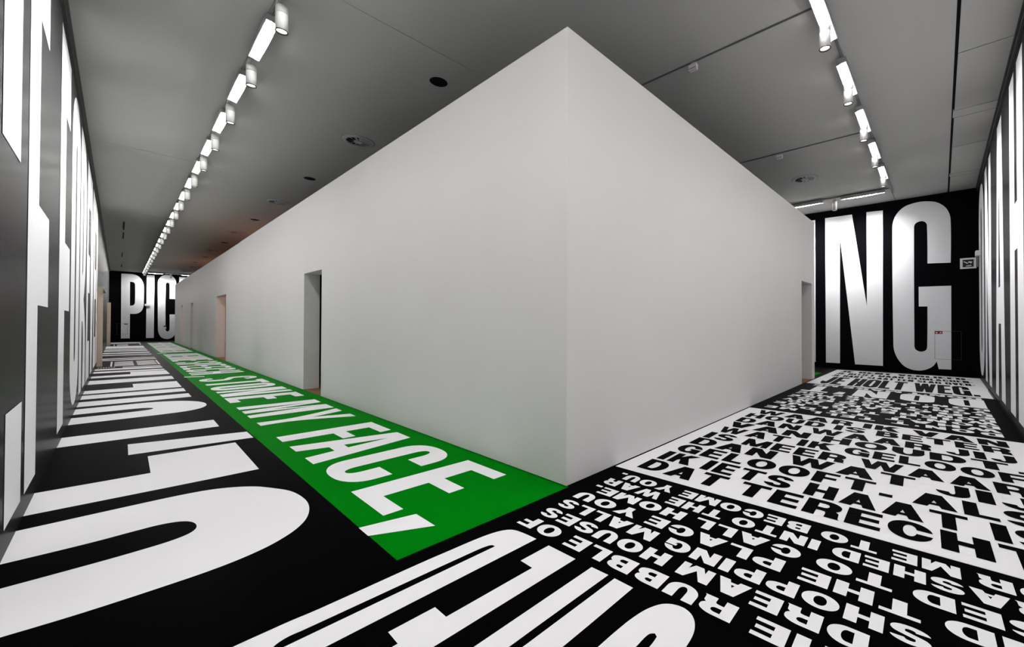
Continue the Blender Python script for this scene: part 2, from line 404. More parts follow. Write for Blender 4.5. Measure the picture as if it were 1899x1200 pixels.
# the large DON'T of that panel
def bl(loops): shape(p_tell, KW, loops)
bl([[(11.0,-.62),(9.952,-.617),(9.955,-.36),(9.99,-.24),(10.08,-.15),(10.22,-.112),(10.4,-.107),(10.62,-.107),(10.78,-.12),(10.90,-.18),(10.97,-.28),(10.99,-.40)],
    [(10.80,-.40),(10.80,-.325),(10.12,-.325),(10.12,-.40)]])
bl([[(10.3,.102),(10.12,.115),(10.02,.2),(9.97,.36),(10.02,.53),(10.12,.613),(10.3,.63),(10.7,.644),(10.85,.62),(10.95,.53),(10.98,.37),(10.95,.21),(10.83,.114),(10.68,.102)],
    [(10.80,.335),(10.80,.41),(10.13,.41),(10.13,.335)]])
bl([[(10.955,.835),(9.95,.828),(9.93,1.06),(10.5,1.22),(9.915,1.19),(9.90,1.414),(10.939,1.425),(10.945,1.2),(10.4,1.03),(10.95,1.06)]])
bl([[(10.29,1.684),(10.27,1.566),(9.934,1.577),(9.94,1.762)]])
bl([[(9.946,1.874),(9.937,2.391),(10.10,2.391),(10.10,2.234),(10.89,2.234),(10.891,2.035),(10.10,2.03),(10.10,1.874)]])
# far white panel, read from the camera's side
row("JE HOLT WEG.", 'heavy', KB, p_heart, -90, 11.44, 2.345, 0, 0, -.614, 11, 1, 1.6, .012, z=.0075, gap=.045, space=.2)
row("JE HART SLAAT EEN SLAG OVER-", 'heavy', KB, p_heart, -90, 13.2, 2.37, 0, 0, -.624, 27, 1, .46, .03, z=.0075, gap=.06, space=.3)
row("JE BLIJFT MAAR GLIMLACHEN-", 'heavy', KB, p_heart, -90, 13.83, 2.365, 0, 0, -.616, 25, 1, .44, .03, z=.0075, gap=.06, space=.3)
row("JE BENT VERLIEFD-", 'heavy', KB, p_heart, -90, 14.46, 2.362, 0, 0, -.613, 16, 1, .46, .04, z=.0075, gap=.06, space=.3)

# green strip: white condensed letters, cap height 1.14 m, tops towards the partition
GB, GT = 1.355, 2.495
def gl(ch, y0, y1, sv=.315, sh=.131, ry=.2, n=2.3):      # letter from y0 (left) down to y1 (right)
    w_ = y0-y1
    polys = glyph(ch, w_, sv, sh, ry, n, True)
    return link('letter', flat_mesh('letter', polys, lambda u, v: (GB+v*(GT-GB), y0-u, .004)), p_green, KW)
def gp(*loops): shape(p_green, KW, list(loops))
gp([(1.352,6.561),(1.352,6.241),(1.903,6.215),(1.903,5.850),(2.050,5.855),(2.053,6.205),(2.345,6.19),(2.346,5.803),(2.492,5.820),(2.494,6.498)])        # F
gp([(1.354,5.942),(1.354,5.661),(1.660,5.565),(1.658,5.362),(1.354,5.318),(1.354,5.023),(2.49,5.238),(2.495,5.632)], [(1.813,5.542),(1.809,5.386),(2.287,5.436)])  # A
gl('C', 4.90, 4.11, .305, .117, .24)
gp([(1.353,3.955),(2.495,3.907),(2.505,3.251),(2.356,3.247),(2.349,3.618),(2.055,3.621),(2.054,3.274),(1.905,3.275),(1.904,3.634),(1.502,3.647),(1.504,3.275),(1.351,3.279)])
gp([(1.154,3.221),(1.155,3.049),(1.535,2.83),(1.532,3.116)])
gp([(1.358,9.354),(1.358,9.073),(2.30,8.95),(1.36,8.883),(1.36,8.616),(2.32,8.52),(1.354,8.407),(1.353,8.163),(2.489,8.108),(2.495,8.555),(1.75,8.72),(2.492,8.831),(2.503,9.243)])   # M
gp([(1.352,7.717),(1.355,7.452),(1.78,7.44),(2.487,7.09),(2.492,7.343),(2.017,7.544),(2.484,7.695),(2.486,7.99),(1.80,7.70)])      # Y
gl('S', 14.72, 13.93, .30, .125)
gp([(1.372,13.40),(1.372,13.10),(2.35,13.06),(2.35,12.775),(2.50,12.775),(2.495,13.63),(2.35,13.63),(2.35,13.36)])    # T
gl('O', 12.70, 11.93, .31, .125, .22)
gp([(1.373,11.775),(1.373,11.51),(2.2,11.44),(1.372,11.279),(1.371,10.86),(2.505,10.79),(2.502,11.20),(1.6,11.24),(2.506,11.25),(2.506,11.668)][:0] or
   [(1.373,11.775),(1.373,11.522),(2.10,11.46),(1.372,11.279),(1.371,10.854),(2.507,10.782),(2.503,11.03),(1.78,11.09),(2.502,11.211),(2.506,11.668)])  # N
gp([(1.365,10.669),(2.506,10.55),(2.492,9.872),(2.345,9.88),(2.34,10.24),(2.06,10.25),(2.055,9.93),(1.905,9.94),(1.905,10.27),(1.512,10.31),(1.51,9.957),(1.362,9.965)])  # E
gp([(1.178,15.69),(1.178,15.50),(1.558,15.30),(1.558,15.50)])
y_ = 21.4
for ch, a, b in (('S', 21.4, 20.65), ('P', 20.45, 19.75), ('E', 19.55, 18.85), ('E', 18.65, 17.95), ('C', 17.8, 17.0), ('H', 16.75, 15.95)): gl(ch, a, b, .3)
far = [27.3, 26.5, 25.7, 24.9, 24.1, 23.3, 22.6]
for ch, y0 in zip('HIEHINE', far): gl(ch, y0, y0-.62, .27)
gp([(1.21,28.35),(1.21,28.15),(1.5,28.0),(1.5,28.25)])
for i, ch in enumerate('HENIHENHIEHNHINEHH'): gl(ch, 43.0-.8*i, 43.0-.8*i-.62, .27)

# left corridor: huge white letters whose tops run up to the left wall
def lp(*loops): shape(p_left, KW, list(loops))
lp([(XL,5.015),(-.3,5.011),(.05,5.005),(.361,4.99),(.583,4.935),(.802,4.77),(.93,4.56),(1.011,4.367),(1.042,4.107),(1.024,3.90),(.955,3.69),(.848,3.54),(.70,3.43),(.56,3.375),(.40,3.345),(.2,3.34),(-.1,3.352),(-.35,3.385),(XL,3.40),
    (XL,4.005),(-.10,3.985),(.10,3.985),(.25,4.0),(.345,4.045),(.386,4.13),(.375,4.25),(.32,4.33),(.22,4.375),(.1,4.38),(-.113,4.373),(XL,4.40)])
lp([(.226,6.704),(.962,6.664),(.948,5.278),(.606,5.29),(.062,5.322),(XL,5.358),(XL,6.0),(.221,5.945)])
lp([(.087,7.536),(1.158,7.202),(1.156,6.77),(.085,6.931)])
lp([(XL,8.595),(.964,8.457),(.957,7.863),(XL,7.961)])
lp([(XL,11.20),(.063,11.19),(.45,11.15),(.75,10.98),(.93,10.75),(1.035,10.48),(1.062,10.2),(1.02,9.93),(.92,9.74),(.76,9.62),(.5,9.575),(.2,9.572),(XL,9.579),
    (XL,10.22),(.06,10.205),(.25,10.21),(.36,10.255),(.405,10.335),(.39,10.43),(.32,10.51),(.2,10.55),(.06,10.56),(XL,10.57)])
for y0, y1 in ((11.40, 12.08), (12.43, 13.10)): lp([(XL,y0+.08),(.97,y0),(.974,y1-.07),(XL,y1+.06)])
lp([(.236,14.789),(.974,14.704),(.967,13.30),(XL,13.40),(XL,14.027),(.236,14.015)])
lp([(XL,16.316),(.98,16.233),(.974,15.347),(XL,15.366)])
lp([(.245,18.402),(.975,18.271),(.984,16.912),(XL,17.02),(XL,17.615),(.24,17.634)])
lp([(XL,19.136),(.962,18.93),(.969,18.45),(XL,18.56)])
lp([(XL,20.185),(.962,19.977),(.968,19.45),(XL,19.60)])
lp([(.104,20.62),(.957,20.55),(.968,20.265),(.104,20.33)])
for y0, y1 in ((24.3, 24.75), (25.2, 25.7), (27.85, 28.45), (29.4, 30.4), (31.6, 32.6), (33.2, 34.1), (35.0, 38.4)): lp([(XL,y0),(1.02,y0-.05),(1.03,y1-.1),(XL,y1)])
rects(p_left, KW, [(XL+.05, 42.6, 1.05, 43.2), (XL+.05, 43.8, 1.05, 45.1), (.95, 39.9, 1.0, 42.3), (-.18, 38.9, -.14, 41.5)], name='letter')
rects(p_left, KW, [(-.17, 21.1, -.13, 23.65)], name='letter')
lp([(.94,21.05),(.985,21.05),(.995,23.55),(.955,23.55)])
rects(p_left, KW, [(x0+.0, 21.2+.4*i, x1, 21.2+.4*i+.22) for i in range(6) for x0, x1 in ((-.08, .37), (.45, .92))], name='small_print', kind='stuff')
rects(p_left, KW, [(-.05, 39.0+.5*i, .42, 39.0+.5*i+.3) for i in range(5)], name='small_print', kind='stuff')
rects(p_left, KW, [(XL+.04+.055*i, 20.6, XL+.04+.055*i+.03, 20.8) for i in range(7)], name='small_print', kind='stuff')

# front zone: giant white letters O R E D, feet at x = 1.90, tops towards the camera
def fp(*loops): shape(p_front, KW, list(loops))
fp([(1.90,2.129),(1.887,2.299),(1.862,2.364),(1.795,2.409),(1.665,2.437),(1.45,2.45),(1.238,2.46),(.691,2.468),(.549,2.478),(.2,2.47),(.12,2.42),(.07,2.3),(.06,2.17)],
   [(1.657,2.268),(1.655,2.293),(1.632,2.308),(1.561,2.32),(.983,2.343),(.59,2.357),(.53,2.36),(.48,2.34),(.46,2.303)])
fp([(1.902,1.762),(1.899,2.005),(1.663,2.01),(1.661,1.898),(1.10,1.914),(1.099,2.023),(.863,2.032),(.862,1.925),(.30,1.94),(.30,2.04),(.06,2.045),(.06,1.80)])
fp([(1.904,1.629),(1.910,1.503),(1.0,1.520),(.9,1.51),(.9,1.48),(1.0,1.475),(1.909,1.456),(1.909,1.325),(.95,1.345),(.86,1.38),(.80,1.36),(.4,1.33),(.15,1.35),(.06,1.45),(.06,1.655)],
   [(.3,1.53),(.72,1.52),(.74,1.49),(.72,1.465),(.3,1.475)])
fp([(1.465,1.207),(1.588,1.203),(1.72,1.192),(1.83,1.168),(1.915,1.12),(1.950,1.04),(1.925,.968),(1.845,.918),(1.73,.900),(1.5,.895),(.4,.905),(.15,.94),(.05,1.06),(.15,1.17),(.4,1.22)],
   [(1.581,1.075),(1.675,1.072),(1.70,1.052),(1.688,1.034),(1.62,1.028),(.4,1.04),(.33,1.06),(.4,1.085)])

# ---- outer walls
def wall(name, a, b): return box(name, a, b, M['wall_black'], kind='structure')
wall_west = wall('wall_west', (XL-.3, YR-.3, 0), (XL, YE+.3, HC+.05))
wall_south = wall('wall_south', (XL, YR-.3, 0), (XE+.3, YR, HC+.05))
wall_east = wall('wall_east', (XE, YR, 0), (XE+.3, YE+.3, HC+.05))
wall_north = wall('wall_north', (XL, YE, 0), (XE, YE+.3, HC+.05))
E_ = .003
WWH = M['wall_white']
def wl(*loops): return link('letter', flat_mesh('letter', [[smooth(L) for L in loops]], lambda y, z: (XL+E_, y, z)), wall_west, WWH)
def wr(*loops): return link('letter', flat_mesh('letter', [[smooth(L) for L in loops]], lambda x, z: (x, YR+E_, z)), wall_south, WWH)
def we(*loops): return link('letter', flat_mesh('letter', [[smooth(L) for L in loops]], lambda y, z: (XE-E_, y, z)), wall_east, WWH)
def wn(*loops): return link('letter', flat_mesh('letter', [[smooth(L) for L in loops]], lambda x, z: (x, YE-E_, z)), wall_north, WWH)
def R4(x0, z0, x1, z1): return [(x0, z0), (x1, z0), (x1, z1), (x0, z1)]
def wall_glyph(fn, ch, u0, u1, sv, sh=.165, ry=.15, z0=.175, z1=5.06, flip=1):
    w_ = abs(u1-u0)/(z1-z0); s_ = sv/(z1-z0)
    sg = 1 if u1 > u0 else -1
    for loops in glyph(ch, w_, s_, sh, ry, 2.3, True):
        pass
    polys = glyph(ch, w_, s_, sh, ry, 2.3, True)
    f = {'w': lambda u, v: (XL+E_, u0+sg*u*(z1-z0), z0+v*(z1-z0)), 's': lambda u, v: (u0+sg*u*(z1-z0), YR+E_, z0+v*(z1-z0)),
         'e': lambda u, v: (XE-E_, u0+sg*u*(z1-z0), z0+v*(z1-z0))}[fn]
    link('letter', flat_mesh('letter', polys, f), {'w': wall_west, 's': wall_south, 'e': wall_east}[fn], WWH)
# west wall: tail of one letter, then F and FOREVER
wl(R4(4.25, 2.63, 4.95, 5.06)); wl(R4(4.50, .175, 5.16, .91)) ; wl(R4(2.9, .175, 3.6, 5.06)); wl(R4(.6, .175, 1.3, 5.06)); wl(R4(1.7, .175, 2.4, 5.06))  # last three: plain white bars added out of view for bounce light
wl([(5.34,.175),(5.98,.175),(5.98,1.645),(6.77,1.645),(6.77,2.52),(5.98,2.52),(5.98,4.16),(6.62,4.16),(6.62,5.06),(5.34,5.06)])
wl([(7.88,.175),(8.66,.175),(8.66,1.65),(9.42,1.65),(9.42,2.53),(8.62,2.53),(8.62,4.18),(9.28,4.18),(9.28,5.06),(7.88,5.06)])
wall_glyph('w', 'O', 9.69, 11.58, .80, .14, .16)
def w_r(y0, y1, sv, n0, n1):
    wl([(y0,.175),(y0+sv,.175),(y0+sv,1.52),(y0+sv+.25,1.5),(n1-sv,1.2),(n1-sv,.175),(y1,.175),(y1-.1,1.3),(n0,1.95),(y1-.25,2.5),(y1-.1,3.2),(y1-.1,4.3),(y1-.5,4.95),(y1-1.0,5.06),(y0,5.06)],
       [(y0+sv,2.37),(y0+sv+.26,2.5),(y0+sv+.26,4.2),(y0+sv,4.3)])
w_r(11.83, 13.85, .72, 13.05, 13.72)
wall_glyph('w', 'E', 14.19, 15.66, .62, .18)
wall_glyph('w', 'V', 15.75, 17.95, .72)
wall_glyph('w', 'E', 18.1, 19.65, .62, .18)
w_r(19.85, 21.05, .45, 20.6, 20.9)
# south wall: ON A H ...
wall_glyph('s', 'O', 15.22, 13.60, .66, .12, .2)
wall_glyph('s', 'N', 13.27, 11.76, .48)
wr([(10.95,.175),(10.46,.175),(10.42,1.5),(10.03,1.5),(9.98,.175),(9.42,.175),(9.76,5.06),(10.45,5.06)], [(10.38,2.15),(10.11,2.15),(10.22,4.55)])
wr([(8.78,.175),(8.24,.175),(8.24,2.53),(7.96,2.53),(7.96,.175),(7.42,.175),(7.42,5.06),(7.96,5.06),(7.96,3.18),(8.22,3.18),(8.22,5.06),(8.72,5.06)])
for ch, a, b in (('U', 7.16, 5.75), ('M', 5.45, 3.45), ('A', 3.25, 1.75), ('N', 1.5, .05)): wall_glyph('s', ch, a, b, .56)
# east wall: I, N, G of a longer word
we([(2.965,5.07),(2.189,5.062),(1.794,2.05),(1.794,5.07),(1.365,5.05),(1.382,.17),(2.122,.17),(2.530,4.33),(2.545,.175),(2.955,.175)])
we([(1.128,4.45),(1.09,4.72),(.98,4.93),(.82,5.07),(.62,5.13),(.43,5.145),(.25,5.12),(.08,5.06),(-.08,4.92),(-.18,4.74),(-.227,4.498),(-.222,3.256),(.294,3.28),(.30,4.42),(.335,4.51),(.40,4.555),(.455,4.56),(.525,4.54),(.58,4.49),(.60,4.40),
    (.608,.85),(.595,.75),(.545,.69),(.473,.661),(.40,.67),(.335,.72),(.312,.82),(.30,2.005),(.50,2.01),(.50,2.598),(-.23,2.590),(-.22,.175),(.055,.170),(.098,.395),(.17,.26),(.29,.16),(.42,.105),(.52,.092),(.68,.11),(.85,.20),(.98,.36),(1.07,.56),(1.115,.80)])
we(R4(3.265, .175, 3.7, 5.06))
wall_glyph('e', 'P', 5.3, 4.0, .45)
# north wall: P I C T
wn([(.11,5.13),(.13,.262),(.57,.262),(.565,2.12),(.85,2.13),(1.02,2.2),(1.17,2.40),(1.25,2.7),(1.265,2.95),(1.262,4.25),(1.22,4.52),(1.12,4.80),(.95,5.02),(.75,5.12),(.5,5.14)],
   [(.548,4.555),(.68,4.54),(.76,4.48),(.805,4.34),(.808,3.02),(.78,2.85),(.70,2.76),(.556,2.74)])
wn(R4(1.40, .258, 1.81, 5.14))
wn([(1.995,4.55),(2.03,4.85),(2.15,5.07),(2.32,5.2),(2.5,5.244),(2.7,5.2),(2.86,5.08),(2.97,4.88),(3.01,4.6),(3.02,3.347),(2.641,3.347),(2.635,4.50),(2.60,4.60),(2.525,4.64),(2.46,4.60),(2.425,4.48),
    (2.44,.95),(2.48,.80),(2.555,.745),(2.62,.80),(2.658,.92),(2.652,2.111),(3.03,2.111),(3.03,.85),(2.97,.52),(2.85,.30),(2.7,.19),(2.54,.155),(2.36,.19),(2.2,.32),(2.09,.56),(2.03,.9)])
wn([(3.17,5.14),(4.4,5.14),(4.4,4.5),(4.0,4.5),(4.0,.26),(3.56,.26),(3.56,4.5),(3.17,4.5)])

# ---- central room: four partition walls with door openings, light-blocking roof added over its front part
TH = .30
def openings(lo, hi, ops, axis, fixed0, fixed1, zt):
    lst = []; cur = lo
    def B(a, b, z0, z1):
        if b-a < 1e-4: return
        lst.append(((fixed0, a, z0), (fixed1, b, z1)) if axis == 'y' else ((a, fixed0, z0), (b, fixed1, z1)))
    for a, b, h in sorted(ops):
        B(cur, a, .012, zt); B(a, b, h, zt); cur = b
    B(cur, hi, .012, zt); return lst
Ld = [(9.50, 10.69, 2.575), (20.72, 23.15, 2.575), (31.3, 32.45, 2.575), (36.8, 38.0, 2.575)]
boxes('wall_inner_west', openings(YB, 18.0, [Ld[0]], 'y', XB, XB+TH, HB) + openings(18.0, YBE, Ld[1:], 'y', XB, XB+TH, HB-.012), M['paint'], kind='structure')
boxes('wall_inner_south', openings(XB+TH, XBE, [(10.965, 12.015, 2.55)], 'x', YB, YB+TH, HB), M['paint'], kind='structure')
boxes('wall_inner_east', openings(YB+TH, YBE, [], 'y', XBE-TH, XBE, HB), M['paint'], kind='structure')
boxes('wall_inner_north', openings(XB+TH, XBE-TH, [], 'x', YBE-TH, YBE, HB), M['paint'], kind='structure')
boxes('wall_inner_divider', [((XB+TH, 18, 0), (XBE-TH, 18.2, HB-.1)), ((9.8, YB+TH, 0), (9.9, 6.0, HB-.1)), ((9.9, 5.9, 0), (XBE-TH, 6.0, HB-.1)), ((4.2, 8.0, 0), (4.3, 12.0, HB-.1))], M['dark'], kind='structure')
box('roof_light_block', (XB+TH, YB+TH, HB-.16), (XBE-TH, 18.2, HB-.1), M['dark'], kind='structure')  # unseen roof added to keep the front rooms dark
fi = box('floor_inner', (XB+.02, YB+.02, 0), (XBE-.02, YBE-.02, .006), M['wood'], kind='structure')
def planks():
    me = bpy.data.meshes.new('plank'); bm = bmesh.new(); add_box(bm, (0, 0, 0), (.14, 1.6, .004))
    bm.to_mesh(me); bm.free(); me.materials.append(M['wood'])
    for y0, n in ((9.3, 6), (20.6, 6), (22.22, 6)):
        for i in range(n):
            o = link('plank', me, fi); o.location = (XB+.03+.144*i, y0, .006)
    for i in range(8):
        o = link('plank', me, fi); o.location = (10.85+.144*i, YB+.04, .006)
planks()
# open door in the east opening with its lock, and the leaf seen in the first opening
dr = box('door_1', (12.02-.05, YB+TH, .02), (12.02, YB+TH+.95, 2.53), M['plastic'], kind='structure')
box('door_lock', (11.01, YB+.06, 1.19), (11.03, YB+.085, 1.26), M['rim'], dr)

# ---- ceiling
ceil = box('ceiling', (XL-.3, YR-.3, HC+.03), (XE+.3, YE+.3, HC+.3), M['dark'], kind='structure')
def cpan(x0, y0, x1, y1, g=.011):
    box('ceiling_panel', (x0+g, y0+g, HC), (x1-g, y1-g, HC+.03), M['ceil'], ceil)
SL = -.17
xs = [XL, 7.68, 9.72, 10.06, 11.705, 13.80, 14.05, XE]
for a, b in zip(xs, xs[1:]):                          # edge strip behind the slot, south side
    cpan(a, YR, b, SL-(.022 if not (9.7 < a < 9.8 or 13.7 < a < 13.9) else .003))
ys = [SL, 5.345, 13.40, 21.45, 29.5, 37.6, YE]
for i, (a, b) in enumerate(zip(ys, ys[1:])):
    for x0, x1 in ((XL, 4.0), (4.0, XE)):
        if i == 0:
            for u0, u1 in ((XL, 1.045), (1.055, XE)): pass
        if x0 == XL or True: pass
    cpan(XL, a, XE, b, .005)
box('track_joint', (14.6, 1.045, HC-.003), (XE, 1.055, HC+.001), M['dark'], ceil)
for y0, y1 in ((23.5, 25.5), (26.3, 28.25), (34.05, 36.2), (40.85, 42.85)):
    box('slot', (.085, y0, HC-.003), (.125, y1, HC+.001), M['dark'], ceil)  # dark strip below the ceiling, coloured as the shade inside a slot
boxes('trim_1', [((XL, YR, HC-.10), (XL+.025, YE, HC-.07)), ((XL, YR, HC-.02), (XL+.045, YE, HC))], M['trim'], kind='structure')
boxes('trim_2', [((XL, YR, HC-.10), (XE, YR+.025, HC-.07)), ((XL, YR, HC-.02), (XE, YR+.045, HC))], M['trim'], kind='structure')
box('baseboard_south', (XL, YR, 0), (12.6, YR+.012, .06), M['wall_black'], kind='structure')

# ================================================================== THINGS
ORD = 'first second third fourth fifth sixth seventh eighth ninth tenth eleventh twelfth thirteenth fourteenth fifteenth sixteenth seventeenth eighteenth nineteenth twentieth'.split()
ORD += ['twenty-'+o for o in ORD[:9]] + ['thirtieth']
def count(k, first):
    return f'{ORD[k-first]} one in view' if k >= first else f'overhead out of view, {ORD[k+3]} from the corner'
# ---- lighting tracks
def track(name, a, b, label, slim=False):                        # a, b: ends on the ceiling plane
    horizontal = abs(a[0]-b[0]) > abs(a[1]-b[1]); L = abs(b[0]-a[0]) if horizontal else abs(b[1]-a[1])
    t = empty(name, (min(a[0], b[0]), min(a[1], b[1]), HC), label=label, category='lighting track', group='ceiling lighting tracks')
    if horizontal: t.rotation_euler = (0, 0, -PI/2)
    if horizontal: t.location = (a[0], a[1], HC)
    bm = bmesh.new()
    for x0, x1, z0, z1 in ((-.019, -.011, -.032, 0), (.011, .019, -.032, 0), (-.019, .019, -.008, 0), (-.004, .004, -.03, -.008)): add_box(bm, (x0*(.5 if slim else 1), 0, z0*(.5 if slim else 1)), (x1*(.5 if slim else 1), L, z1))
    link('rail', to_mesh(bm), t, M['slim' if slim else 'track'])
    if slim: return t
    box('end_cap', (-.02, -.012, -.034), (.02, 0, 0), M['track'], t); box('end_cap', (-.02, L, -.034), (.02, L+.012, 0), M['track'], t)
    return t
TX, TY = 1.19, 1.045
track('lighting_track', (TX, .5), (TX, 45.2), 'long grey ceiling track carrying lamps down the left corridor')
track('lighting_track', (1.4, TY), (14.6, TY), 'long grey ceiling track carrying lamps down the right corridor')
track('lighting_track', (5.42, TY+.05), (5.42, 9.0), 'thin empty grey track crossing the ceiling over the right corridor, nearer one', True)
track('lighting_track', (9.60, TY+.05), (9.60, 9.0), 'thin empty grey track crossing the ceiling over the right corridor, farther one', True)
track('lighting_track', (14.07, TY+.05), (14.07, 6.0), 'short grey track along the ceiling in front of the NG wall')
track('lighting_track', (TX+.05, 45.25), (7.0, 45.25), 'short grey track along the ceiling in front of the PIC wall')

# ---- wall washers: hung fixture, +u (local -x) faces the wall, length along local y
def make_washer(label, group):
    t = empty('wall_washer', (0, 0, 0), label=label, category='lamp', group=group)
    Ln = 1.07
    bm = bmesh.new(); prism(bm, [(-.062, -.148), (-.070, -.148), (-.070, -.080), (-.062, -.072), (.048, -.072), (.060, -.082), (.060, -.168), (.053, -.168), (.050, -.092), (.040, -.082), (-.058, -.082)], 0, Ln)
    link('housing', to_mesh(bm), t, M['alu'])
    prof = [(-.035, -.0835), (.036, -.0835), (.048, -.094), (.0515, -.166), (.052, -.178), (.034, -.182), (.004, -.168), (-.026, -.138)]
    bm = bmesh.new(); rings = []; cx, cz = .02, -.135
    for i in range(29):
        q = i/28; sc = max(.10, 1-abs(2*q-1)**2.6)**.55
        rings.append([bm.verts.new((cx+(x-cx)*sc, .014+q*(Ln-.028), cz+(z_-cz)*sc)) for x, z_ in prof])
    for a, b in zip(rings, rings[1:]):
        for k in range(len(prof)): bm.faces.new((a[k], a[(k+1) % 8], b[(k+1) % 8], b[k]))
    bm.faces.new(rings[0]); bm.faces.new(rings[-1])
    link('lens', to_mesh(bm, smooth=True), t, M['lens'])
    for y0 in (0, Ln-.008):
        bm = bmesh.new(); prism(bm, [(-.064, -.076), (.056, -.076), (.058, -.168), (.035, -.165), (-.02, -.150), (-.066, -.146)], y0, y0+.008); link('end_plate', to_mesh(bm), t, M['alu'])
    beam = bpy.data.lights.new('washer_beam', 'AREA'); beam.shape = 'RECTANGLE'; beam.size = 1.05; beam.size_y = .05
    beam.energy = BEAM; beam.spread = math.radians(SPREAD); beam.color = (1, .985, .965)
    bo = bpy.data.objects.new('washer_beam', beam); COL.objects.link(bo); bo.parent = t
    d = Vector((-.76, 0, -.65)).normalized(); X = Vector((0, 1, 0)); Z = -d; Y = Z.cross(X)
    bo.matrix_local = Matrix.Translation((-.045, Ln/2, -.168)) @ Matrix((X, Y, Z)).transposed().to_4x4()
    for y0 in (.16, Ln-.22):
        box('clip', (-.013, y0, -.075), (.013, y0+.06, -.022+.045-.045), M['alu'], t)
    for o in t.children:                       # the body hangs close under its track
        if o.data.name.startswith('clip'): continue
        if o.type == 'MESH': o.data.transform(Matrix.Translation((.018, 0, .042)))
        else: o.location.z += .042; o.location.x += .018
    return t
def make_spot(label, group):
    t = empty('track_spotlight', (0, 0, 0), label=label, category='spotlight', group=group)
    box('adapter', (-.016, -.07, -.055), (.016, .07, -.026), M['spot'], t, bevel=.003)
    box('arm', (-.012, -.012, -.11), (.012, .012, -.05), M['spot'], t)
    hd = empty('head', (.03, 0, -.10)); hd.parent = t
    bm = bmesh.new(); lathe(bm, [(.045, .012), (.06, .005), (.0625, -.01), (.0625, -.088)]); link('collar', to_mesh(bm, smooth=False), hd, M['spot'])
    bm = bmesh.new(); lathe(bm, [(.058, -.086), (.058, -.093)]); link('groove', to_mesh(bm), hd, M['trim'])
    bm = bmesh.new(); lathe(bm, [(.0625, -.092), (.0625, -.285), (.055, -.285), (.055, -.262)], cap=False); link('barrel', to_mesh(bm), hd, M['spot'])
    bm = bmesh.new(); lathe(bm, [(.0625, -.2851), (.0645, -.289), (.0645, -.297), (.056, -.297), (.055, -.2851)], cap=False); link('rim', to_mesh(bm), hd, M['rim'])
    bm = bmesh.new(); lathe(bm, [(.0545, -.262), (.053, -.268), (.03, -.276), (.004, -.278)]); link('bulb', to_mesh(bm), hd, M['bulb'])
    for o in hd.children:
        for p in o.data.polygons: p.use_smooth = abs(p.normal.z) < .5
    return t
def light_below(parent, loc, power):
    l = bpy.data.lights.new('spot_beam', 'SPOT'); l.energy = power; l.spot_size = math.radians(126); l.spot_blend = 1; l.shadow_soft_size = .05
    l.color = (1, .97, .93)
    o = bpy.data.objects.new('spot_beam', l); COL.objects.link(o); o.location = loc; o.parent = parent
    return o
wp = sp = None
def put_washer(loc, rz, label, group):
    global wp
    if wp is None: o = wp = make_washer(label, group)
    else: o = copy_tree(wp); o['label'] = label; o['group'] = group
    o.location = loc; o.rotation_euler = (0, 0, rz); return o
def put_spot(loc, rz, label, group, dim=1):
    global sp
    if sp is None: o = sp = make_spot(label, group)
    else: o = copy_tree(sp); o['label'] = label; o['group'] = group
    o.location = loc; o.rotation_euler = (0, 0, rz)
    if SPOT: light_below(o, (.03, 0, -.40), SPOT*dim)
    return o
PW, S0L, S0R = 1.6795, 5.85, 5.70
nl = [k for k in range(-3, 24)]
for n, k in enumerate(nl):
    y0 = S0L + PW*k
    put_washer((TX, y0+.36, HC), 0, f'glowing wall washer on left corridor track, {count(k, 0)}', 'wall washers along the left corridor')
for n, k in enumerate(range(-3, 24)):
    put_spot((TX, S0L+PW*k, HC), 0, f'white cylinder spotlight on left corridor track, {count(k, 0)}', 'spotlights along the left corridor', 1.05 if k < 3 else .6)
for n, k in enumerate(range(-3, 5)):
    put_washer((S0R+PW*k+.36, TY, HC), PI/2, f'glowing wall washer on right corridor track, {count(k, -1)}', 'wall washers along the right corridor')
for n, k in enumerate(range(-3, 5)):
    put_spot((S0R+PW*k, TY, HC), PI/2, f'white cylinder spotlight on right corridor track, {count(k, 0)}', 'spotlights along the right corridor', .95 if k < 2 else .6)
# fixtures turned to the end walls
put_washer((14.07, 2.25, HC), PI, 'grey backed wall washer before the NG wall, right one beside the corridor lamps', 'wall washers before the NG wall')
put_washer((14.07, 3.78, HC), PI, 'grey backed wall washer before the NG wall, left one partly behind the white partition', 'wall washers before the NG wall')
put_washer((14.07, 5.4, HC), PI, 'grey backed wall washer before the NG wall, hidden behind the white partition', 'wall washers before the NG wall')
put_spot((14.07, 2.42, HC), 0, 'single white spotlight hanging between the two washers before the NG wall', 'spotlights before the end walls')
put_washer((1.27, 45.25, HC), -PI/2*1.0, 'thin bright wall washer before the PIC wall, left of the hanging spotlight', 'wall washers before the PIC wall')
put_washer((3.06, 45.25, HC), -PI/2*1.0, 'thin bright wall washer before the PIC wall, right of the hanging spotlight', 'wall washers before the PIC wall')
put_spot((2.62, 45.25, HC), -PI/2, 'tiny white spotlight hanging above the C of the PIC wall', 'spotlights before the end walls')

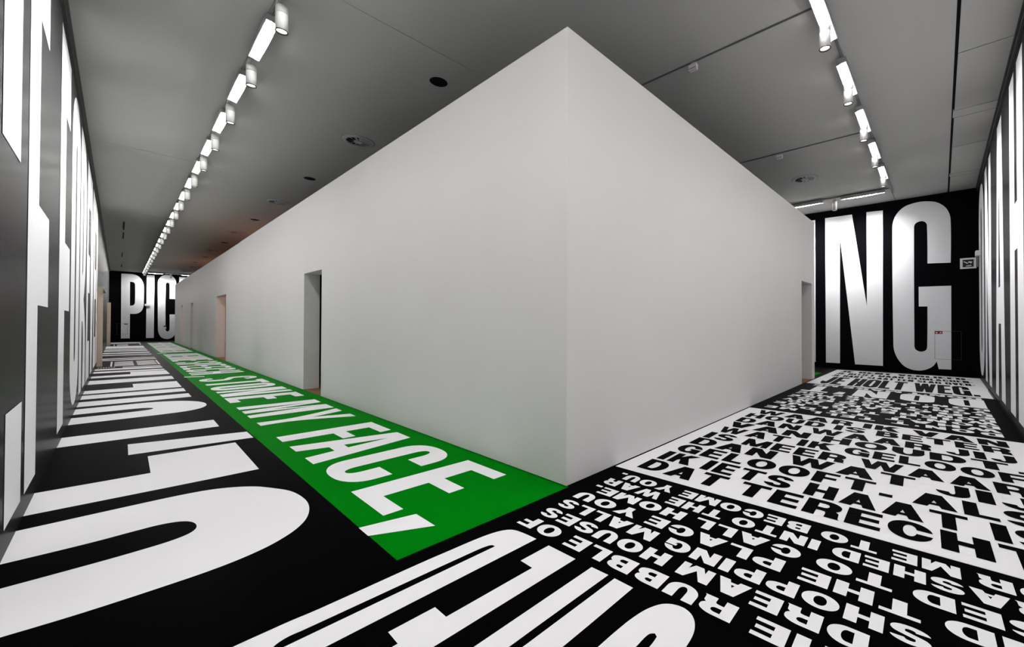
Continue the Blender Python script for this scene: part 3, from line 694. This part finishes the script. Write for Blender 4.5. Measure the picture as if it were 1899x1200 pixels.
# ---- air diffusers and dark discs for ceiling openings
def make_diffuser(label):
    t = empty('air_diffuser', (0, 0, 0), label=label, category='air vent', group='round swirl air diffusers')
    bm = bmesh.new(); lathe(bm, [(.215, -.002), (.22, -.02), (.235, -.024), (.295, -.012), (.306, -.001)], 40, cap=False); link('rim', to_mesh(bm), t, M['ceil'])
    bm = bmesh.new(); lathe(bm, [(.312, -.0015), (.306, -.0015)], 40, cap=False); link('shadow_gap', to_mesh(bm), t, M['dark'])
    bm = bmesh.new(); lathe(bm, [(.22, -.003), (.001, -.003)], 40, cap=False); link('recess_shade', to_mesh(bm), t, M['dark'])  # flat dark disc painted as the shade behind the vanes
    bm = bmesh.new(); lathe(bm, [(.0, -.03), (.075, -.03), (.085, -.024), (.085, -.004)], 28, cap=False); link('hub', to_mesh(bm), t, M['ceil'])
    me = bpy.data.meshes.new('vane'); bm = bmesh.new()
    v = [bm.verts.new(p) for p in ((.088, -.024, -.006), (.215, -.05, -.006), (.215, .03, -.034), (.088, .012, -.030), (.088, -.026, -.004), (.215, -.052, -.004), (.215, .032, -.031), (.088, .014, -.027))]
    for f in ((0,1,2,3),(7,6,5,4),(0,4,5,1),(1,5,6,2),(2,6,7,3),(3,7,4,0)): bm.faces.new([v[i] for i in f])
    bm.to_mesh(me); bm.free(); me.materials.append(M['alu'])
    for k in range(12):
        o = link('vane', me, t); o.rotation_euler = (0, 0, 2*PI*k/12)
    return t
def make_hole(label):
    t = empty('ceiling_downlight', (0, 0, 0), label=label, category='downlight', group='unlit round downlights')
    bm = bmesh.new(); lathe(bm, [(.127, -.001), (.13, -.004), (.134, -.001)], 36, cap=False); link('rim', to_mesh(bm), t, M['dark'])
    bm = bmesh.new(); lathe(bm, [(.127, -.002), (.001, -.002)], 36, cap=False); link('opening', to_mesh(bm), t, M['dark'])  # flat black disc, the shade of the hole put into its colour
    return t
d0 = h0 = None
for i in range(6):
    lab = f'round grey swirl air diffuser in the left corridor ceiling, {ORD[i]} counted from the near end'
    if d0 is None: d0 = o = make_diffuser(lab)
    else: o = copy_tree(d0); o['label'] = lab
    o.location = (3.25, 9.25+6.64*i if i < 5 else 9.25+6.64*i, HC)
o = copy_tree(d0); o['label'] = 'round grey swirl air diffuser in the right corridor ceiling near the NG wall'; o.location = (11.75, 2.70, HC)
for i in range(6):
    lab = f'unlit round black downlight opening in the left corridor ceiling, {ORD[i]} counted from the near end'
    if h0 is None: h0 = o = make_hole(lab)
    else: o = copy_tree(h0); o['label'] = lab
    o.location = (3.27, 6.0+6.64*i, HC)
# ---- sensor boxes on the crossing tracks
for x, lab in ((5.42, 'small grey sensor box hanging from the nearer crossing track'), (9.60, 'small grey sensor box hanging from the farther crossing track')):
    t = empty('sensor_box', (x, 2.71, HC), label=lab, category='sensor', group='sensor boxes on the tracks')
    box('adapter', (-.015, -.05, -.05), (.015, .03, -.02), M['alu'], t)
    box('body', (-.035, -.06, -.135), (.035, .06, -.05), M['spot'], t, bevel=.004)
    box('slot', (-.0362, -.055, -.115), (-.034, .055, -.108), M['rim'], t)
# ---- east wall fittings
t = empty('framed_print', (XE, -.59, 3.05), label='small framed black and white photograph high on the NG wall', category='picture')
boxes('frame', [((-.03, -.17, 0), (-.001, .17, .045)), ((-.03, -.17, .255), (-.001, .17, .30)), ((-.03, -.17, .045), (-.001, -.115, .255)), ((-.03, .115, .045), (-.001, .17, .255))], M['plastic'], t)
box('picture', (-.02, -.115, .045), (-.008, .115, .255), M['rim'], t)
link('print_mark', flat_mesh('print_mark', [[[(-.09,.19),(-.02,.205),(.02,.16),(-.03,.17),(-.06,.14)]], [[(.0,.12),(.06,.17),(.10,.20),(.09,.215),(.03,.18)]], [[(-.08,.08),(-.02,.07),(.05,.065),(.04,.085),(-.05,.10)]]], lambda y, z: (-.0205, y, z)), t, M['plastic'])
t = empty('hose_cabinet', (XE, .14, .46), label='flush cabinet door with red pictogram plate under the G of the NG wall', category='cabinet')
boxes('door_joint', [((-.005, -.58, 0), (-.004, 0, .006)), ((-.005, -.58, .815), (-.004, 0, .821)), ((-.005, -.58, 0), (-.004, -.574, .82)), ((-.005, -.006, 0), (-.004, 0, .82))], M['trim'], t)
pl = box('plate', (-.009, -.172, .735), (-.004, -.002, .82), M['red'], t)
link('pictogram', flat_mesh('pictogram', [[[(-.145,.755),(-.105,.755),(-.105,.768),(-.125,.768),(-.125,.80),(-.145,.79)]], [[(-.06,.755),(-.025,.755),(-.022,.775),(-.04,.80),(-.05,.785),(-.066,.78)]]], lambda y, z: (-.0095, y, z)), pl, M['plastic'])
t = empty('exit_lamp', (14.95, YR, 3.02), label='white emergency exit lamp with hanging clear plate on the right wall', category='exit sign')
box('body', (-.14, .0, .28), (.14, .09, .42), M['plastic'], t, bevel=.008)
box('plate', (-.13, .04, .0), (.13, .048, .28), M['acrylic'], t)
# ---- north wall fittings
t = empty('emergency_lamp', (1.455, YE, 2.75), label='small white emergency lamp box between P and I on the PIC wall', category='exit sign')
box('body', (-.14, -.12, 0), (.14, 0, .15), M['plastic'], t, bevel=.008); box('diffuser', (-.12, -.11, -.025), (.12, -.02, 0), M['plastic'], t)
t = empty('hose_cabinet', (.19, YE, .57), label='flush cabinet door with dark plate at the foot of the P', category='cabinet')
boxes('door_joint', [((-.27, -.005, 0), (.27, -.004, .01)), ((-.27, -.005, .80), (.27, -.004, .81)), ((-.27, -.005, 0), (-.26, -.004, .8)), ((.26, -.005, 0), (.27, -.004, .8))], M['trim'], t)
box('plate', (.09, -.01, .74), (.26, -.004, .80), M['rim'], t)
t = empty('call_point', (2.41, YE, 1.12), label='small dark green call point plate in the slit of the C', category='alarm')
box('plate', (-.075, -.012, 0), (.075, -.004, .09), M['sign_green'], t); box('button', (-.0, -.016, -.14), (.07, -.004, -.02), M['plastic'], t)
# ---- door leaves standing open on the west wall
for y0, x1, h, lab in ((21.2, XL+.125, 2.68, 'cream door leaf edge standing open on the left wall, nearer one'), (38.9, XL+.15, 2.7, 'cream door leaf edge standing open on the left wall, farther one by the PIC wall')):
    t = empty('door_leaf', (XL, y0, 0), label=lab, category='door', group='cream doors on the left wall')
    box('leaf', (.002, 0, .01), (x1-XL, .06, h), M['cream'], t)
    box('hinge', (.0, .005, .3), (.012, .055, .4), M['alu'], t); box('hinge', (.0, .005, h-.4), (.012, .055, h-.3), M['alu'], t)
t = empty('exit_sign', (XL, 21.15, 2.45), label='small triangular green exit sign beside the nearer cream door', category='exit sign')
bm = bmesh.new(); prism(bm, [(.125, 0), (.19, .0), (.125, .17)], 0, .04); link('plate', to_mesh(bm), t, M['sign_green'])
box('bracket', (.0, .0, .2), (.13, .03, .24), M['alu'], t)
# ---- warm lamp of the film rooms inside the far part of the white partition
def warm():
    for loc, e in (((5.2, 21.6, 2.4), 85), ((5.0, 35.2, 2.6), 80)):
        l = bpy.data.lights.new('film_room_lamp', 'POINT'); l.energy = e; l.color = (1, .5, .3); l.shadow_soft_size = .3
        o = bpy.data.objects.new('film_room_lamp', l); COL.objects.link(o); o.location = loc
warm()
